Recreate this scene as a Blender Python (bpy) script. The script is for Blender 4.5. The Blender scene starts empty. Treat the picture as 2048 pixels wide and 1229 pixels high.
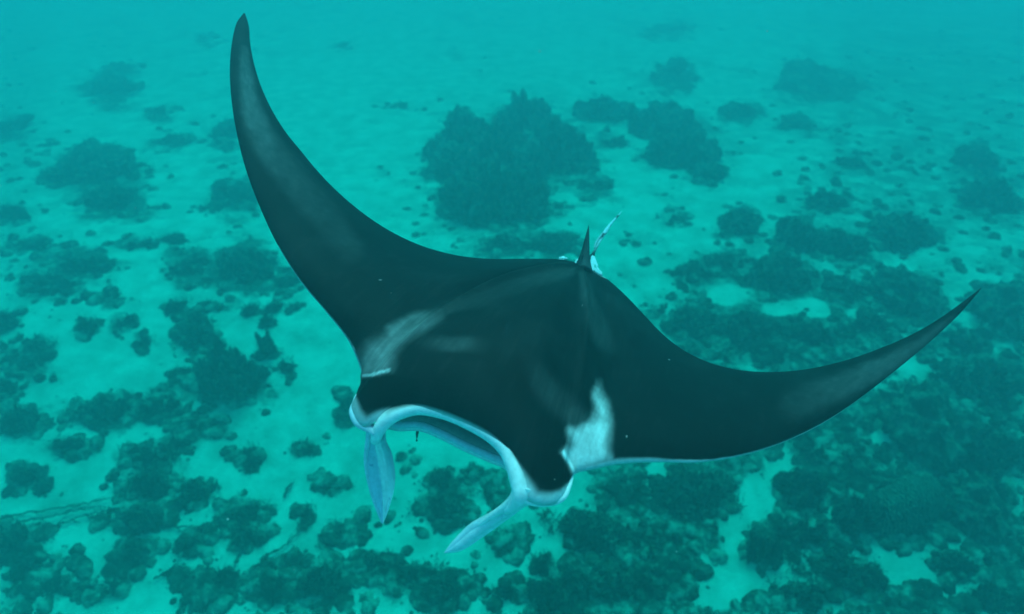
import bpy, math, random
import numpy as np
from mathutils import Vector, Matrix, Quaternion

random.seed(11)
rng = np.random.default_rng(11)
SC = bpy.context.scene
COL = SC.collection

# ------------------------------------------------------------------ camera
CAM_Z, PITCH, HFOV = 8.0, 46.0, 73.0
cam_data = bpy.data.cameras.new('camera')
cam = bpy.data.objects.new('camera', cam_data)
COL.objects.link(cam)
cam.location = (0, 0, CAM_Z)
cam.rotation_euler = (math.radians(90 - PITCH), 0, 0)
cam_data.sensor_width = 36
cam_data.lens = 18 / math.tan(math.radians(HFOV / 2))
cam_data.clip_start = 0.05
cam_data.clip_end = 500
cam_data.dof.use_dof = True
cam_data.dof.focus_distance = 2.8
cam_data.dof.aperture_fstop = 1.35
SC.camera = cam

# ------------------------------------------------------------------ sky, sun, exposure
SUN_EL, SUN_AZ = 54.0, 8.0          # sun high, beyond the ray as seen from the camera (azimuth from +Y towards +X)
w = bpy.data.worlds.new('World'); SC.world = w; w.use_nodes = True
nt = w.node_tree
bg = nt.nodes['Background']
sky = nt.nodes.new('ShaderNodeTexSky'); sky.sky_type = 'NISHITA'; sky.sun_disc = False
sky.sun_elevation = math.radians(SUN_EL); sky.sun_rotation = math.radians(SUN_AZ)
nt.links.new(sky.outputs[0], bg.inputs[0]); bg.inputs[1].default_value = 0.13
sd = bpy.data.lights.new('sun', 'SUN'); sd.energy = 1.5; sd.angle = math.radians(28); sd.color = (1, .96, .9)
sun = bpy.data.objects.new('sun', sd); COL.objects.link(sun)
el, az = math.radians(SUN_EL), math.radians(SUN_AZ)
sdir = Vector((math.sin(az) * math.cos(el), math.cos(az) * math.cos(el), math.sin(el)))
sun.rotation_euler = sdir.to_track_quat('Z', 'Y').to_euler()
sun.location = (0, 0, 30)
SC.view_settings.view_transform = 'Standard'; SC.view_settings.look = 'None'
SC.view_settings.exposure = 0.89; SC.view_settings.gamma = 1; SC.view_settings.use_curve_mapping = False
SC.cycles.volume_bounces = 2
SC.cycles.max_bounces = 6
SC.cycles.diffuse_bounces = 2
SC.cycles.use_denoising = True

# ------------------------------------------------------------------ helpers
FPX = 1024 / math.tan(math.radians(HFOV / 2))
cp, sp = math.cos(math.radians(PITCH)), math.sin(math.radians(PITCH))

def at(px, py, z):
    """world point seen at photo pixel (px, py) at height z"""
    u, v = (px - 1024) / FPX, (614.5 - py) / FPX
    d = (u, cp + v * sp, -sp + v * cp)
    s = (CAM_Z - z) / -d[2]
    return np.array((d[0] * s, d[1] * s, z))

def atn(px, py, z):
    px, py, z = np.broadcast_arrays(np.asarray(px, float), np.asarray(py, float), np.asarray(z, float))
    u, v = (px - 1024) / FPX, (614.5 - py) / FPX
    dz = -sp + v * cp
    s = (CAM_Z - z) / -dz
    return np.stack((u * s, (cp + v * sp) * s, z), -1)

def slope(y):
    y = np.asarray(y, float); t = np.maximum(0, y - 7.0)
    return -.26 * (np.sqrt(t * t + 4) - 2)

def gat(px, py, h=0.0):
    """world point seen at photo pixel (px, py), h above the seabed"""
    z = np.asarray(h, float) + 0 * np.asarray(py, float)
    for _ in range(70): z = z + .6 * (slope(atn(px, py, z)[..., 1]) + h - z)
    return atn(px, py, z)

def matn(px, py, z):
    """points of the ray's body, whose height z is told in the swimmer's frame (camera at 6.5, looking 50 degrees down)"""
    px, py, z = np.broadcast_arrays(np.asarray(px, float), np.asarray(py, float), np.asarray(z, float))
    c0, s0 = math.cos(math.radians(50)), math.sin(math.radians(50))
    u, v = (px - 1024) / FPX, (614.5 - py) / FPX
    s = (6.5 - z) / (s0 - v * c0)                      # distance along the optical axis
    return np.stack((u * s, (cp + v * sp) * s, CAM_Z + (-sp + v * cp) * s), -1)

def mat3(px, py, z): return matn(px, py, z)

def topix(P):
    P = np.asarray(P, float)
    x, y, z = P[..., 0], P[..., 1], P[..., 2] - CAM_Z
    dep = y * cp - z * sp
    up = y * sp + z * cp
    return 1024 + FPX * x / dep, 614.5 - FPX * up / dep, dep

_perm = rng.random(1 << 16)
def vnoise(P, seed=0):
    P = np.asarray(P, float)
    i = np.floor(P).astype(np.int64); f = P - i
    f = f * f * (3 - 2 * f)
    def h(a, b, c):
        k = (a * 73856093) ^ (b * 19349663) ^ (c * 83492791) ^ (seed * 2654435)
        k = (k ^ (k >> 13)) * 1274126177
        return _perm[(k ^ (k >> 16)) & 0xffff]
    x, y, z = i[..., 0], i[..., 1], i[..., 2]
    r = 0
    for a in (0, 1):
        wa = f[..., 0] if a else 1 - f[..., 0]
        for b in (0, 1):
            wb = f[..., 1] if b else 1 - f[..., 1]
            for c in (0, 1):
                wc = f[..., 2] if c else 1 - f[..., 2]
                r = r + wa * wb * wc * h(x + a, y + b, z + c)
    return r * 2 - 1

def fbm(P, oct=4, seed=0):
    P = np.asarray(P, float); r = 0; a = 1.0; n = 0
    for k in range(oct):
        r = r + a * vnoise(P * 2 ** k + k * 17.3, seed + k); n += a; a *= .55
    return r / n

def sm(a, b, x):
    t = np.clip((x - a) / (b - a), 0, 1); return t * t * (3 - 2 * t)

def link(name, me, mat=None, parent=None):
    o = bpy.data.objects.new(name, me); COL.objects.link(o)
    if mat is not None and me is not None and not me.materials: me.materials.append(mat)
    if parent is not None: o.parent = parent
    return o

def make_mesh(name, V, F, smooth=True):
    me = bpy.data.meshes.new(name)
    V = np.asarray(V, np.float32); F = np.asarray(F, np.int32)
    n = F.shape[1]
    me.vertices.add(len(V)); me.vertices.foreach_set('co', V.ravel())
    me.loops.add(F.size); me.loops.foreach_set('vertex_index', F.ravel())
    me.polygons.add(len(F)); me.polygons.foreach_set('loop_start', np.arange(0, F.size, n, dtype=np.int32))
    me.update(calc_edges=True); me.validate()
    if smooth: me.polygons.foreach_set('use_smooth', np.ones(len(me.polygons), bool))
    return me

def set_attr(me, name, arr):
    a = me.attributes.new(name, 'FLOAT_COLOR', 'POINT')
    C = np.ones((len(me.vertices), 4), np.float32)
    arr = np.asarray(arr, np.float32)
    C[:, :3] = arr if arr.ndim == 2 else arr[:, None]
    a.data.foreach_set('color', C.ravel())

def gridfaces(nu, nv, wrap_v=False, off=0):
    i = np.arange(nu - 1)[:, None]; j = np.arange(nv if wrap_v else nv - 1)[None, :]
    a = i * nv + j; b = (i + 1) * nv + j; c = (i + 1) * nv + (j + 1) % nv; d = i * nv + (j + 1) % nv
    return (np.stack(np.broadcast_arrays(a, b, c, d), -1).reshape(-1, 4)) + off

def tag(o, label=None, cat=None, group=None, kind=None):
    if label: o['label'] = label
    if cat: o['category'] = cat
    if group: o['group'] = group
    if kind: o['kind'] = kind
    return o

def crom(P, n):
    """Catmull-Rom through the rows of P, n samples, uniform in row index"""
    P = np.asarray(P, float)
    if P.ndim == 1: P = P[:, None]
    m = len(P); t = np.linspace(0, m - 1, n); i = np.minimum(t.astype(int), m - 2); f = (t - i)[:, None]
    Q = np.vstack((2 * P[0] - P[1], P, 2 * P[-1] - P[-2]))
    p0, p1, p2, p3 = Q[i], Q[i + 1], Q[i + 2], Q[i + 3]
    return .5 * (2 * p1 + (p2 - p0) * f + (2 * p0 - 5 * p1 + 4 * p2 - p3) * f ** 2 + (3 * p1 - p0 - 3 * p2 + p3) * f ** 3)

def tube(path, radii, n=10, flat=1.0, steps=None, up=(0, 0, 1)):
    path = np.asarray(path, float); radii = np.asarray(radii, float)
    if steps: path, radii = crom(path, steps), crom(radii, steps)[:, 0]
    T = np.gradient(path, axis=0); T /= np.linalg.norm(T, axis=1)[:, None] + 1e-9
    U = np.cross(T, np.asarray(up, float)); U /= np.linalg.norm(U, axis=1)[:, None] + 1e-9
    W = np.cross(U, T)
    a = np.linspace(0, 2 * math.pi, n, endpoint=False)
    V = path[:, None] + radii[:, None, None] * (np.cos(a)[None, :, None] * U[:, None] + flat * np.sin(a)[None, :, None] * W[:, None])
    V = V.reshape(-1, 3); F = gridfaces(len(path), n, True)
    c0, c1 = len(V), len(V) + 1
    V = np.vstack((V, path[0], path[-1]))
    j = np.arange(n); k = (j + 1) % n; L = (len(path) - 1) * n
    cap = np.vstack((np.stack((np.full(n, c0), j, k, k), 1), np.stack((np.full(n, c1), L + k, L + j, L + j), 1)))
    T3 = np.vstack((F[:, [0, 1, 2]], F[:, [0, 2, 3]], cap[:, :3]))
    return V, T3

# ------------------------------------------------------------------ materials
def new_mat(name):
    m = bpy.data.materials.new(name); m.use_nodes = True
    nt = m.node_tree
    return m, nt, nt.nodes['Principled BSDF'], nt.nodes, nt.links

def noise_node(N, L, scale, detail=5, rough=.6, coord='Object'):
    tc = N.new('ShaderNodeTexCoord'); t = N.new('ShaderNodeTexNoise')
    t.inputs['Scale'].default_value = scale; t.inputs['Detail'].default_value = detail; t.inputs['Roughness'].default_value = rough
    L.new(tc.outputs[coord], t.inputs['Vector']); return t

def ramp(N, L, src, stops):
    r = N.new('ShaderNodeValToRGB'); L.new(src, r.inputs[0])
    e = r.color_ramp.elements
    e[0].position, e[0].color = stops[0][0], (*stops[0][1], 1)
    e[1].position, e[1].color = stops[-1][0], (*stops[-1][1], 1)
    for p, c in stops[1:-1]:
        x = e.new(p); x.color = (*c, 1)
    return r

def bump(N, L, b, src, strength, dist):
    k = N.new('ShaderNodeBump'); k.inputs['Strength'].default_value = strength; k.inputs['Distance'].default_value = dist
    L.new(src, k.inputs['Height']); L.new(k.outputs[0], b.inputs['Normal']); return k

SAND = (.72, .66, .47); SAND2 = (.38, .37, .25)
REEF = (.055, .060, .035)

m_sand, nt, b, N, L = new_mat('sand_and_rubble')
at_ = N.new('ShaderNodeAttribute'); at_.attribute_name = 'reef'
n1 = noise_node(N, L, 2.2, 8, .62); n2 = noise_node(N, L, 14, 6, .7); n3 = noise_node(N, L, 45, 3, .6)
sandr = ramp(N, L, n1.outputs[0], [(.3, SAND2), (.62, SAND)])
mul = N.new('ShaderNodeMath'); mul.operation = 'MULTIPLY_ADD'      # reef + noise
L.new(n2.outputs[0], mul.inputs[0]); mul.inputs[1].default_value = .9; L.new(at_.outputs['Fac'], mul.inputs[2])
mr = N.new('ShaderNodeMapRange'); mr.inputs[1].default_value = .66; mr.inputs[2].default_value = 1.2
L.new(mul.outputs[0], mr.inputs[0])
rubr = ramp(N, L, n3.outputs[0], [(.30, (.045, .05, .03)), (.52, (.09, .09, .055)), (.72, (.27, .25, .17))])
mx = N.new('ShaderNodeMix'); mx.data_type = 'RGBA'
L.new(mr.outputs[0], mx.inputs[0]); L.new(sandr.outputs[0], mx.inputs[6]); L.new(rubr.outputs[0], mx.inputs[7])
# sparse specks of debris on the sand
n4 = noise_node(N, L, 30, 2, .5)
sp_ = N.new('ShaderNodeMapRange'); sp_.inputs[1].default_value = .70; sp_.inputs[2].default_value = .78; sp_.inputs[4].default_value = .6
L.new(n4.outputs[0], sp_.inputs[0])
mx2 = N.new('ShaderNodeMix'); mx2.data_type = 'RGBA'; L.new(sp_.outputs[0], mx2.inputs[0]); L.new(mx.outputs[2], mx2.inputs[6])
mx2.inputs[7].default_value = (.14, .13, .08, 1)
L.new(mx2.outputs[2], b.inputs['Base Color']); b.inputs['Roughness'].default_value = .95; b.inputs['Specular IOR Level'].default_value = .1
bump(N, L, b, n2.outputs[0], .5, .03)

def coral_mat(name, dark, mid, pale, sc=22, thr=(.40, .58, .74)):
    m, nt, b, N, L = new_mat(name)
    n = noise_node(N, L, sc, 5, .75); g = noise_node(N, L, sc * .3, 3, .6)
    a = N.new('ShaderNodeMath'); a.operation = 'MULTIPLY_ADD'; a.inputs[1].default_value = .5
    h = N.new('ShaderNodeMath'); h.operation = 'MULTIPLY'; h.inputs[1].default_value = .5
    L.new(g.outputs[0], h.inputs[0]); L.new(n.outputs[0], a.inputs[0]); L.new(h.outputs[0], a.inputs[2])
    r = ramp(N, L, a.outputs[0], [(thr[0], dark), (thr[1], mid), (thr[2], pale)])
    L.new(r.outputs[0], b.inputs['Base Color']); b.inputs['Roughness'].default_value = .9; b.inputs['Specular IOR Level'].default_value = .1
    bump(N, L, b, n.outputs[0], .8, .04)
    return m
m_coral = coral_mat('brown_coral', (.022, .026, .016), (.060, .066, .040), (.24, .24, .155), 6, (.42, .49, .57))
m_coral2 = coral_mat('algae_covered_coral', (.035, .040, .024), (.11, .11, .07), (.36, .34, .23), 9, (.43, .50, .57))
m_twig = coral_mat('coral_twig', (.03, .034, .02), (.07, .072, .045), (.22, .21, .14), 12)
m_brain, nt, b, N, L = new_mat('brain_coral')
wv = N.new('ShaderNodeTexWave'); tc = N.new('ShaderNodeTexCoord'); L.new(tc.outputs['Object'], wv.inputs[0])
wv.inputs['Scale'].default_value = 4.5; wv.inputs['Distortion'].default_value = 7; wv.inputs['Detail'].default_value = 3; wv.inputs['Detail Scale'].default_value = 1.5
r = ramp(N, L, wv.outputs[1], [(.15, (.035, .04, .025)), (.9, (.30, .29, .19))]); L.new(r.outputs[0], b.inputs['Base Color'])
b.inputs['Roughness'].default_value = .9; b.inputs['Specular IOR Level'].default_value = .1
bump(N, L, b, wv.outputs[1], .9, .05)

def skin_mat(name, rough=.6, spec=.05, bumpd=.004, spots=False):
    m, nt, b, N, L = new_mat(name)
    a = N.new('ShaderNodeAttribute'); a.attribute_name = 'skin'
    n = noise_node(N, L, 60, 5, .65)
    mr = N.new('ShaderNodeMapRange'); mr.inputs[1].default_value = .3; mr.inputs[2].default_value = .7; mr.inputs[3].default_value = .86; mr.inputs[4].default_value = 1.1
    L.new(n.outputs[0], mr.inputs[0])
    mx = N.new('ShaderNodeVectorMath'); mx.operation = 'SCALE'; L.new(a.outputs['Color'], mx.inputs[0]); L.new(mr.outputs[0], mx.inputs['Scale'])
    last = mx.outputs[0]
    if spots:
        s = noise_node(N, L, 38, 4, .7)
        q = N.new('ShaderNodeMapRange'); q.inputs[1].default_value = .62; q.inputs[2].default_value = .70; q.inputs[4].default_value = .55; L.new(s.outputs[0], q.inputs[0])
        k = N.new('ShaderNodeMix'); k.data_type = 'RGBA'; L.new(q.outputs[0], k.inputs[0]); L.new(last, k.inputs[6]); k.inputs[7].default_value = (.16, .20, .34, 1)
        last = k.outputs[2]
    L.new(last, b.inputs['Base Color']); b.inputs['Roughness'].default_value = rough; b.inputs['Specular IOR Level'].default_value = spec
    bump(N, L, b, n.outputs[0], .35, bumpd)
    return m
m_skin = skin_mat('manta_skin')
m_fin = skin_mat('cephalic_fin_skin', spots=True)

# ------------------------------------------------------------------ the water, as one closed volume
bx = 60.0
V = np.array([(x, y, z) for z in (-17.5, 8.6) for y in (-bx, bx) for x in (-bx, bx)], float)
Fh = [(0, 2, 3, 1), (4, 5, 7, 6), (0, 1, 5, 4), (2, 6, 7, 3), (0, 4, 6, 2), (1, 3, 7, 5)]
m_water = bpy.data.materials.new('murky_water'); m_water.use_nodes = True
nt = m_water.node_tree
for n in list(nt.nodes):
    if n.type == 'BSDF_PRINCIPLED': nt.nodes.remove(n)
pv = nt.nodes.new('ShaderNodeVolumePrincipled')
pv.inputs['Density'].default_value = .40
pv.inputs['Color'].default_value = (.028, .101, .111, 1)
pv.inputs['Absorption Color'].default_value = (.008, .920, .924, 1)
pv.inputs['Anisotropy'].default_value = 0.6
nt.links.new(pv.outputs[0], nt.nodes['Material Output'].inputs['Volume'])
hz = link('haze', make_mesh('haze', V, Fh, False), m_water)
tag(hz, 'turquoise sea water filling the whole view', 'water', kind='stuff')

# ------------------------------------------------------------------ reef layout: photo position, half sizes, height, kind, label
K = 'clump'
CORALS = [
 # px,  py,  rx, ry, h, kind, label
 (925, 285, 62, 60, .40, K, 'peaked dark coral clump, left shoulder of the largest reef patch behind the ray'),
 (1050, 250, 62, 52, .42, K, 'tall dark coral clump forming the top of the largest reef patch'),
 (1125, 300, 62, 58, .40, K, 'broad dark coral clump at the right of the largest reef patch'),
 (985, 395, 118, 62, .45, K, 'widest and darkest coral mound, front of the largest reef patch above the tail fin'),
 (1000, 318, 105, 62, .50, K, 'dark filled middle of the largest reef patch behind the ray'),
 (893, 345, 48, 30, .18, 'low', 'low ragged coral spur jutting left from the largest reef patch'),
 (1200, 222, 52, 34, .25, K, 'hazy rounded coral clump just right of the largest reef patch top'),
 (1228, 287, 36, 16, .10, 'low', 'thin flat coral plate lying on sand between two large hazy reef patches'),
 (1325, 250, 62, 46, .35, K, 'hazy coral clump at the top of the second large reef patch'),
 (1365, 305, 72, 44, .32, K, 'broad hazy coral mound in the middle of the second large reef patch'),
 (1425, 348, 32, 24, .16, K, 'small hazy coral knob at the lower right of the second large reef patch'),
 (1195, 372, 34, 26, .10, 'low', 'faint low coral patch on sand above the slender tail'),
 (1015, 490, 62, 32, .18, 'low', 'flat ragged coral patch touching the trailing edge left of the dorsal fin'),
 (1110, 488, 52, 34, .20, K, 'dark coral clump directly behind the dorsal fin'),
 (215, 178, 58, 34, .20, K, 'faint coral clump on sand in the far upper left'),
 (240, 137, 40, 16, .10, 'low', 'thin faint coral strip just beyond the far upper left clump'),
 (185, 335, 92, 56, .36, K, 'large dark coral mound in the upper left, pointed at its top right'),
 (225, 400, 68, 34, .26, K, 'dark front lobe of the large upper left coral mound'),
 (320, 225, 32, 16, .08, 'low', 'small faint coral patch on sand left of the raised wing'),
 (350, 287, 42, 17, .08, 'low', 'thin faint coral strip on sand left of the raised wing'),
 (455, 265, 34, 36, .2, K, 'hazy coral clump half hidden behind the raised left wing'),
 (470, 395, 58, 38, .18, 'low', 'low coral patch against the outer edge of the raised wing'),
 (415, 415, 28, 14, .08, 'low', 'small flat coral patch left of the raised wing'),
 (18, 260, 42, 34, .15, 'low', 'streaky coral patch at the left border of the photo, highest of those there'),
 (22, 435, 42, 26, .16, 'low', 'low coral patch at the left border below the large upper left mound'),
 (490, 532, 72, 56, .36, K, 'thick round dark coral bush left of the wing, beside a paler one'),
 (375, 535, 50, 42, .18, 'pale', 'paler fuzzy coral bush joined to the left of a dark round one'),
 (570, 565, 34, 28, .14, 'low', 'small coral bush wedged between round dark bush and wing edge'),
 (345, 476, 28, 14, .1, K, 'small elongated coral nub at the right end of a chain on sand'),
 (270, 490, 42, 16, .1, 'low', 'elongated coral strip in the middle of a chain on sand'),
 (175, 530, 72, 28, .18, K, 'long flat dark coral bank on the left, tapering right'),
 (95, 570, 76, 32, .16, 'low', 'ragged coral bank in front of the long flat one on the left'),
 (60, 495, 58, 24, .12, 'low', 'streaked low coral patch near the left border behind the flat bank'),
 (205, 600, 38, 14, .08, 'low', 'thin coral tongue reaching onto the pale sand below the flat bank'),
 (390, 655, 42, 42, .26, K, 'curled dark coral head with a notch, between bush and darkest mound'),
 (345, 614, 22, 18, .14, K, 'small round coral knob touching the curled coral head'),
 (425, 612, 32, 12, .08, 'low', 'short low coral strip right of the curled coral head'),
 (470, 755, 92, 60, .48, K, 'darkest large coral mound on sand left of the head of the ray'),
 (435, 695, 24, 26, .40, K, 'upright coral lobe on the left top of the darkest large mound'),
 (530, 692, 30, 26, .40, K, 'upright coral lobe on the right top of the darkest large mound'),
 (372, 745, 24, 14, .1, 'low', 'small coral patch peeking out left of the darkest large mound'),
 (572, 738, 20, 18, .08, 'low', 'sparse fuzzy coral tuft right of the darkest large mound'),
 (547, 620, 14, 14, .1, K, 'tiny coral knob on sand below the left wing, nearer to the bush'),
 (500, 622, 16, 12, .1, K, 'tiny coral knob on sand, leftmost of a row of small knobs'),
 (590, 620, 17, 11, .07, 'pale', 'pale little coral knob, rightmost of a row under the wing edge'),
 (535, 645, 11, 12, .1, K, 'tiny pointed coral knob just below the row of small knobs'),
 (176, 657, 27, 20, .18, K, 'small round coral head on open sand, left of a crescent-shaped one'),
 (248, 650, 24, 28, .12, 'low', 'crescent-shaped coral patch on open sand'),
 (285, 690, 14, 12, .05, 'pale', 'faint pale coral tuft on open sand below the crescent-shaped patch'),
 (58, 715, 56, 44, .18, 'pale', 'pale mottled coral bank at the middle of the left border'),
 (8, 640, 30, 24, .2, K, 'dark coral clump cut by the left border, above the mottled bank'),
 (8, 775, 32, 30, .2, K, 'dark coral clump cut by the left border, below the mottled bank'),
 (215, 815, 86, 34, .22, K, 'long dark coral ridge on the left below the open sand'),
 (315, 808, 66, 34, .2, 'low', 'ragged middle stretch of coral joining ridge and darkest mound'),
 (400, 850, 58, 18, .1, 'low', 'low trailing coral fringe below the darkest large mound'),
 (45, 840, 48, 32, .28, K, 'rounded dark coral head near the left border below the mottled bank'),
 (150, 888, 46, 22, .16, K, 'small dark coral clump with a pointed left end on lower left sand'),
 (692, 820, 17, 36, .18, K, 'narrow upright coral clump just left of the head of the ray'),
 (43, 948, 28, 26, .18, K, 'small round coral head near the lower left border'),
 (84, 976, 10, 9, .06, K, 'tiny coral lump right of the small round head at lower left'),
 (290, 905, 62, 34, .22, 'pale', 'mottled yellowish coral clump at the top of the tall lower left patch'),
 (300, 965, 52, 40, .28, K, 'dark heart of the tall lower left coral patch'),
 (385, 985, 36, 34, .2, K, 'dark right wing of the tall lower left coral patch'),
 (290, 1035, 58, 32, .2, K, 'dark lower part of the tall lower left coral patch'),
 (265, 1105, 46, 32, .18, 'low', 'loose foot of the tall lower left coral patch'),
 (355, 880, 32, 16, .12, 'low', 'slanting coral strip above the tall lower left patch'),
 (385, 1085, 24, 24, .14, K, 'small coral head right of the foot of the tall lower left patch'),
 (490, 1030, 52, 34, .2, 'pale', 'star-shaped mottled coral bush on lower left sand'),
 (490, 1075, 40, 26, .16, K, 'dark front of the star-shaped coral bush'),
 (490, 900, 34, 18, .12, 'pale', 'small fuzzy coral bush on open sand above the star-shaped one'),
 (502, 925, 16, 16, .08, 'low', 'tiny trailing tuft under the small fuzzy bush'),
 (612, 895, 24, 10, .04, 'low', 'thin scatter of coral on bright sand left of the left cephalic fin'),
 (665, 965, 30, 19, .12, 'pale', 'small coral bush left of the hanging left cephalic fin'),
 (22, 1075, 56, 42, .24, K, 'dark coral clump in the lower left corner, upper one'),
 (50, 1125, 36, 26, .18, K, 'dark coral clump in the lower left corner, lower one'),
 (215, 1035, 32, 8, .06, 'low', 'thin coral strip with bare branches on lower left sand'),
 (95, 1170, 24, 13, .08, 'low', 'tiny coral scatter on sand at the lower left edge of the photo'),
 (170, 1180, 26, 16, .08, 'low', 'tiny coral scatter bottom left, right of a similar one'),
 (228, 1170, 18, 14, .12, K, 'small round coral knob at the bottom left, below the loose foot'),
 (380, 1155, 44, 20, .12, 'low', 'thin dark coral strip near the bottom, beneath the star-shaped bush'),
 (455, 1160, 22, 14, .1, K, 'small coral knob between strip and larger bank near the bottom'),
 (545, 1175, 54, 32, .18, K, 'dark coral bank at the bottom left of centre'),
 (420, 1200, 52, 24, .14, 'low', 'ragged coral bank on the bottom edge left of centre'),
 (640, 1165, 62, 44, .26, K, 'large dark coral mound at the bottom, left of the two fin tips'),
 (685, 1060, 38, 24, .12, 'low', 'ragged coral patch left of the left fin tip'),
 (610, 1030, 12, 20, .08, 'low', 'slim coral sprig on sand, above the ragged patch'),
 (880, 960, 30, 34, .22, K, 'coral bush standing on bright sand inside the mouth arch, upper part'),
 (885, 1015, 48, 36, .22, K, 'coral bush below the mouth arch, wide dark lower part'),
 (945, 955, 20, 12, .06, 'low', 'small coral tuft beside the mouth arch, left of the right fin'),
 (995, 985, 28, 26, .1, 'low', 'coral patch tucked against the inside of the right cephalic fin'),
 (760, 1130, 44, 24, .16, K, 'dark coral clump between the two fin tips'),
 (835, 1150, 58, 26, .16, 'low', 'ragged coral patch under the right fin tip'),
 (885, 1180, 62, 34, .18, K, 'dark coral mound at the bottom centre below the right fin tip'),
 (1015, 1184, 16, 15, .1, K, 'tiny lone round coral head on sand at the bottom centre'),
 (1012, 1085, 32, 30, .14, 'low', 'coral patch right of the right fin tip'),
 (1088, 1135, 14, 18, .12, K, 'small dark coral knob on the sand channel at bottom centre'),
 (1095, 1195, 52, 34, .22, K, 'dark coral mound on the bottom edge right of the lone round head'),
 (1180, 1060, 72, 44, .22, K, 'dark coral mound right of the ray head, below the right eye'),
 (1190, 1165, 82, 42, .2, K, 'dark coral mound at the bottom, right of the sand channel'),
 (1290, 1080, 62, 38, .18, 'pale', 'mottled coral mound below the front of the right wing'),
 (1300, 1175, 62, 36, .16, 'low', 'ragged coral field piece on the bottom edge, right of centre'),
 (1255, 985, 44, 24, .10, 'pale', 'pale rubbly coral patch just under the white right shoulder edge'),
 (1380, 985, 92, 48, .26, K, 'broad dark coral mound under the right wing, left of the sand gully'),
 (1530, 1100, 42, 42, .26, K, 'round dark coral head on the right of the sand gully'),
 (1610, 1065, 52, 34, .2, K, 'coral mound right of the round dark head'),
 (1605, 975, 66, 40, .3, K, 'dark coral mound beside the top of the sand gully'),
 (1640, 905, 58, 26, .16, 'pale', 'pale speckled coral patch below the middle of the right wing'),
 (1820, 1000, 92, 64, .55, 'brain', 'big ridged brain coral dome at the lower right'),
 (1720, 1035, 46, 46, .34, K, 'dark coral mound leaning on the left of the brain coral'),
 (1700, 1145, 76, 34, .2, K, 'long coral mound below the brain coral, left of a bright sand pan'),
 (1610, 1190, 62, 26, .18, K, 'dark coral mound at the bottom, left of the bright sand pan'),
 (1675, 1118, 22, 28, .16, K, 'small upright coral lump on the gully floor'),
 (1960, 1010, 66, 56, .4, 'dome', 'smooth hazy coral dome right of the brain coral'),
 (1930, 1130, 58, 28, .18, 'low', 'ragged coral patch near the lower right corner'),
 (1990, 1195, 56, 26, .18, K, 'dark coral clump in the lower right corner'),
 (1855, 840, 86, 74, .55, 'dome', 'largest smooth dark coral dome below the right wing tip'),
 (1980, 900, 70, 52, .35, K, 'hazy coral mound at the right border between two smooth domes'),
 (1960, 760, 76, 48, .3, K, 'hazy coral mound at the right border below the wing tip'),
 (2015, 615, 62, 52, .45, 'dome', 'dark rounded coral dome at the right border beside the wing tip'),
 (1482, 440, 38, 34, .34, 'dome', 'lone round coral dome on sand, right of the second large reef patch'),
 (1350, 436, 22, 17, .08, 'low', 'tiny coral patch left of the lone round dome'),
 (1605, 470, 52, 40, .34, K, 'hazy coral mound right of the lone round dome'),
 (1560, 545, 76, 46, .34, K, 'broad dark coral mound above the middle of the right wing'),
 (1690, 490, 56, 40, .26, K, 'hazy coral mound in the middle of the right reef'),
 (1810, 465, 70, 42, .34, K, 'hazy coral mound at the upper end of the right reef'),
 (1650, 405, 44, 22, .18, K, 'small hazy coral mound at the top of the right reef'),
 (1820, 585, 66, 52, .38, 'dome', 'dark smooth coral mound just above the right wing tip'),
 (1700, 575, 56, 30, .14, 'pale', 'pale mottled coral patch between dark mound and smooth mound on the right'),
 (1450, 520, 46, 26, .14, 'low', 'low coral patch below the lone round dome'),
 (1385, 540, 40, 28, .14, 'low', 'low coral patch right of the slender tail'),
 (1395, 640, 58, 34, .2, K, 'dark coral mound close behind the trailing edge of the right wing'),
 (1500, 655, 62, 34, .22, K, 'dark coral mound behind the right wing, before a bright sand pan'),
 (1620, 670, 66, 30, .2, K, 'dark coral mound above the outer half of the right wing'),
 (1560, 715, 66, 20, .12, 'pale', 'pale rubbly coral strip touching the right trailing edge'),
 (1740, 645, 44, 24, .18, K, 'dark coral mound left of the right wing tip'),
 (1990, 395, 62, 42, .34, K, 'hazy coral mound at the upper right border, the larger one'),
 (1960, 320, 50, 40, .30, K, 'faint coral mound at the upper right border, the farther one'),
 (1930, 690, 40, 26, .14, 'low', 'low coral patch just right of the wing tip'),
 (1650, 170, 92, 36, .30, 'dome', 'faint dark coral bank far off in the upper right'),
 (1480, 225, 50, 26, .22, K, 'faint coral clump far off, upper right of the second reef patch'),
 (1350, 150, 44, 34, .25, K, 'faint coral clump far off, above the second reef patch'),
 (1600, 250, 36, 20, .14, K, 'faint small coral clump far off right, nearest of the faint ones'),
 (1700, 330, 30, 14, .12, K, 'tiny faint coral knob on hazy sand in the upper right'),
 (420, 75, 26, 12, .10, 'low', 'barely visible coral patch on far sand left of the wing tip'),
 (690, 95, 30, 16, .12, 'low', 'barely visible coral patch on far sand right of the wing tip'),
 (800, 215, 40, 14, .08, 'low', 'small faint coral strip on sand left of the largest reef patch'),
 (1340, 60, 60, 14, .14, 'low', 'barely visible coral strip at the top edge of the photo'),
]

# ------------------------------------------------------------------ seabed
def spaced(lo, hi, step, far, nfar):
    inner = np.arange(lo, hi + step * .5, step)
    g = np.geomspace(step * 1.5, far - hi, nfar); g2 = np.geomspace(step * 1.5, far + lo, nfar)
    return np.concatenate(((lo - g2)[::-1], inner, hi + g))
xs = spaced(-10, 10, .040, 55, 70)
ys = spaced(1.6, 13.0, .038, 55, 150)
X, Y = np.meshgrid(xs, ys, indexing='ij')
P2 = np.stack((X, Y, slope(Y)), -1)

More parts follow.
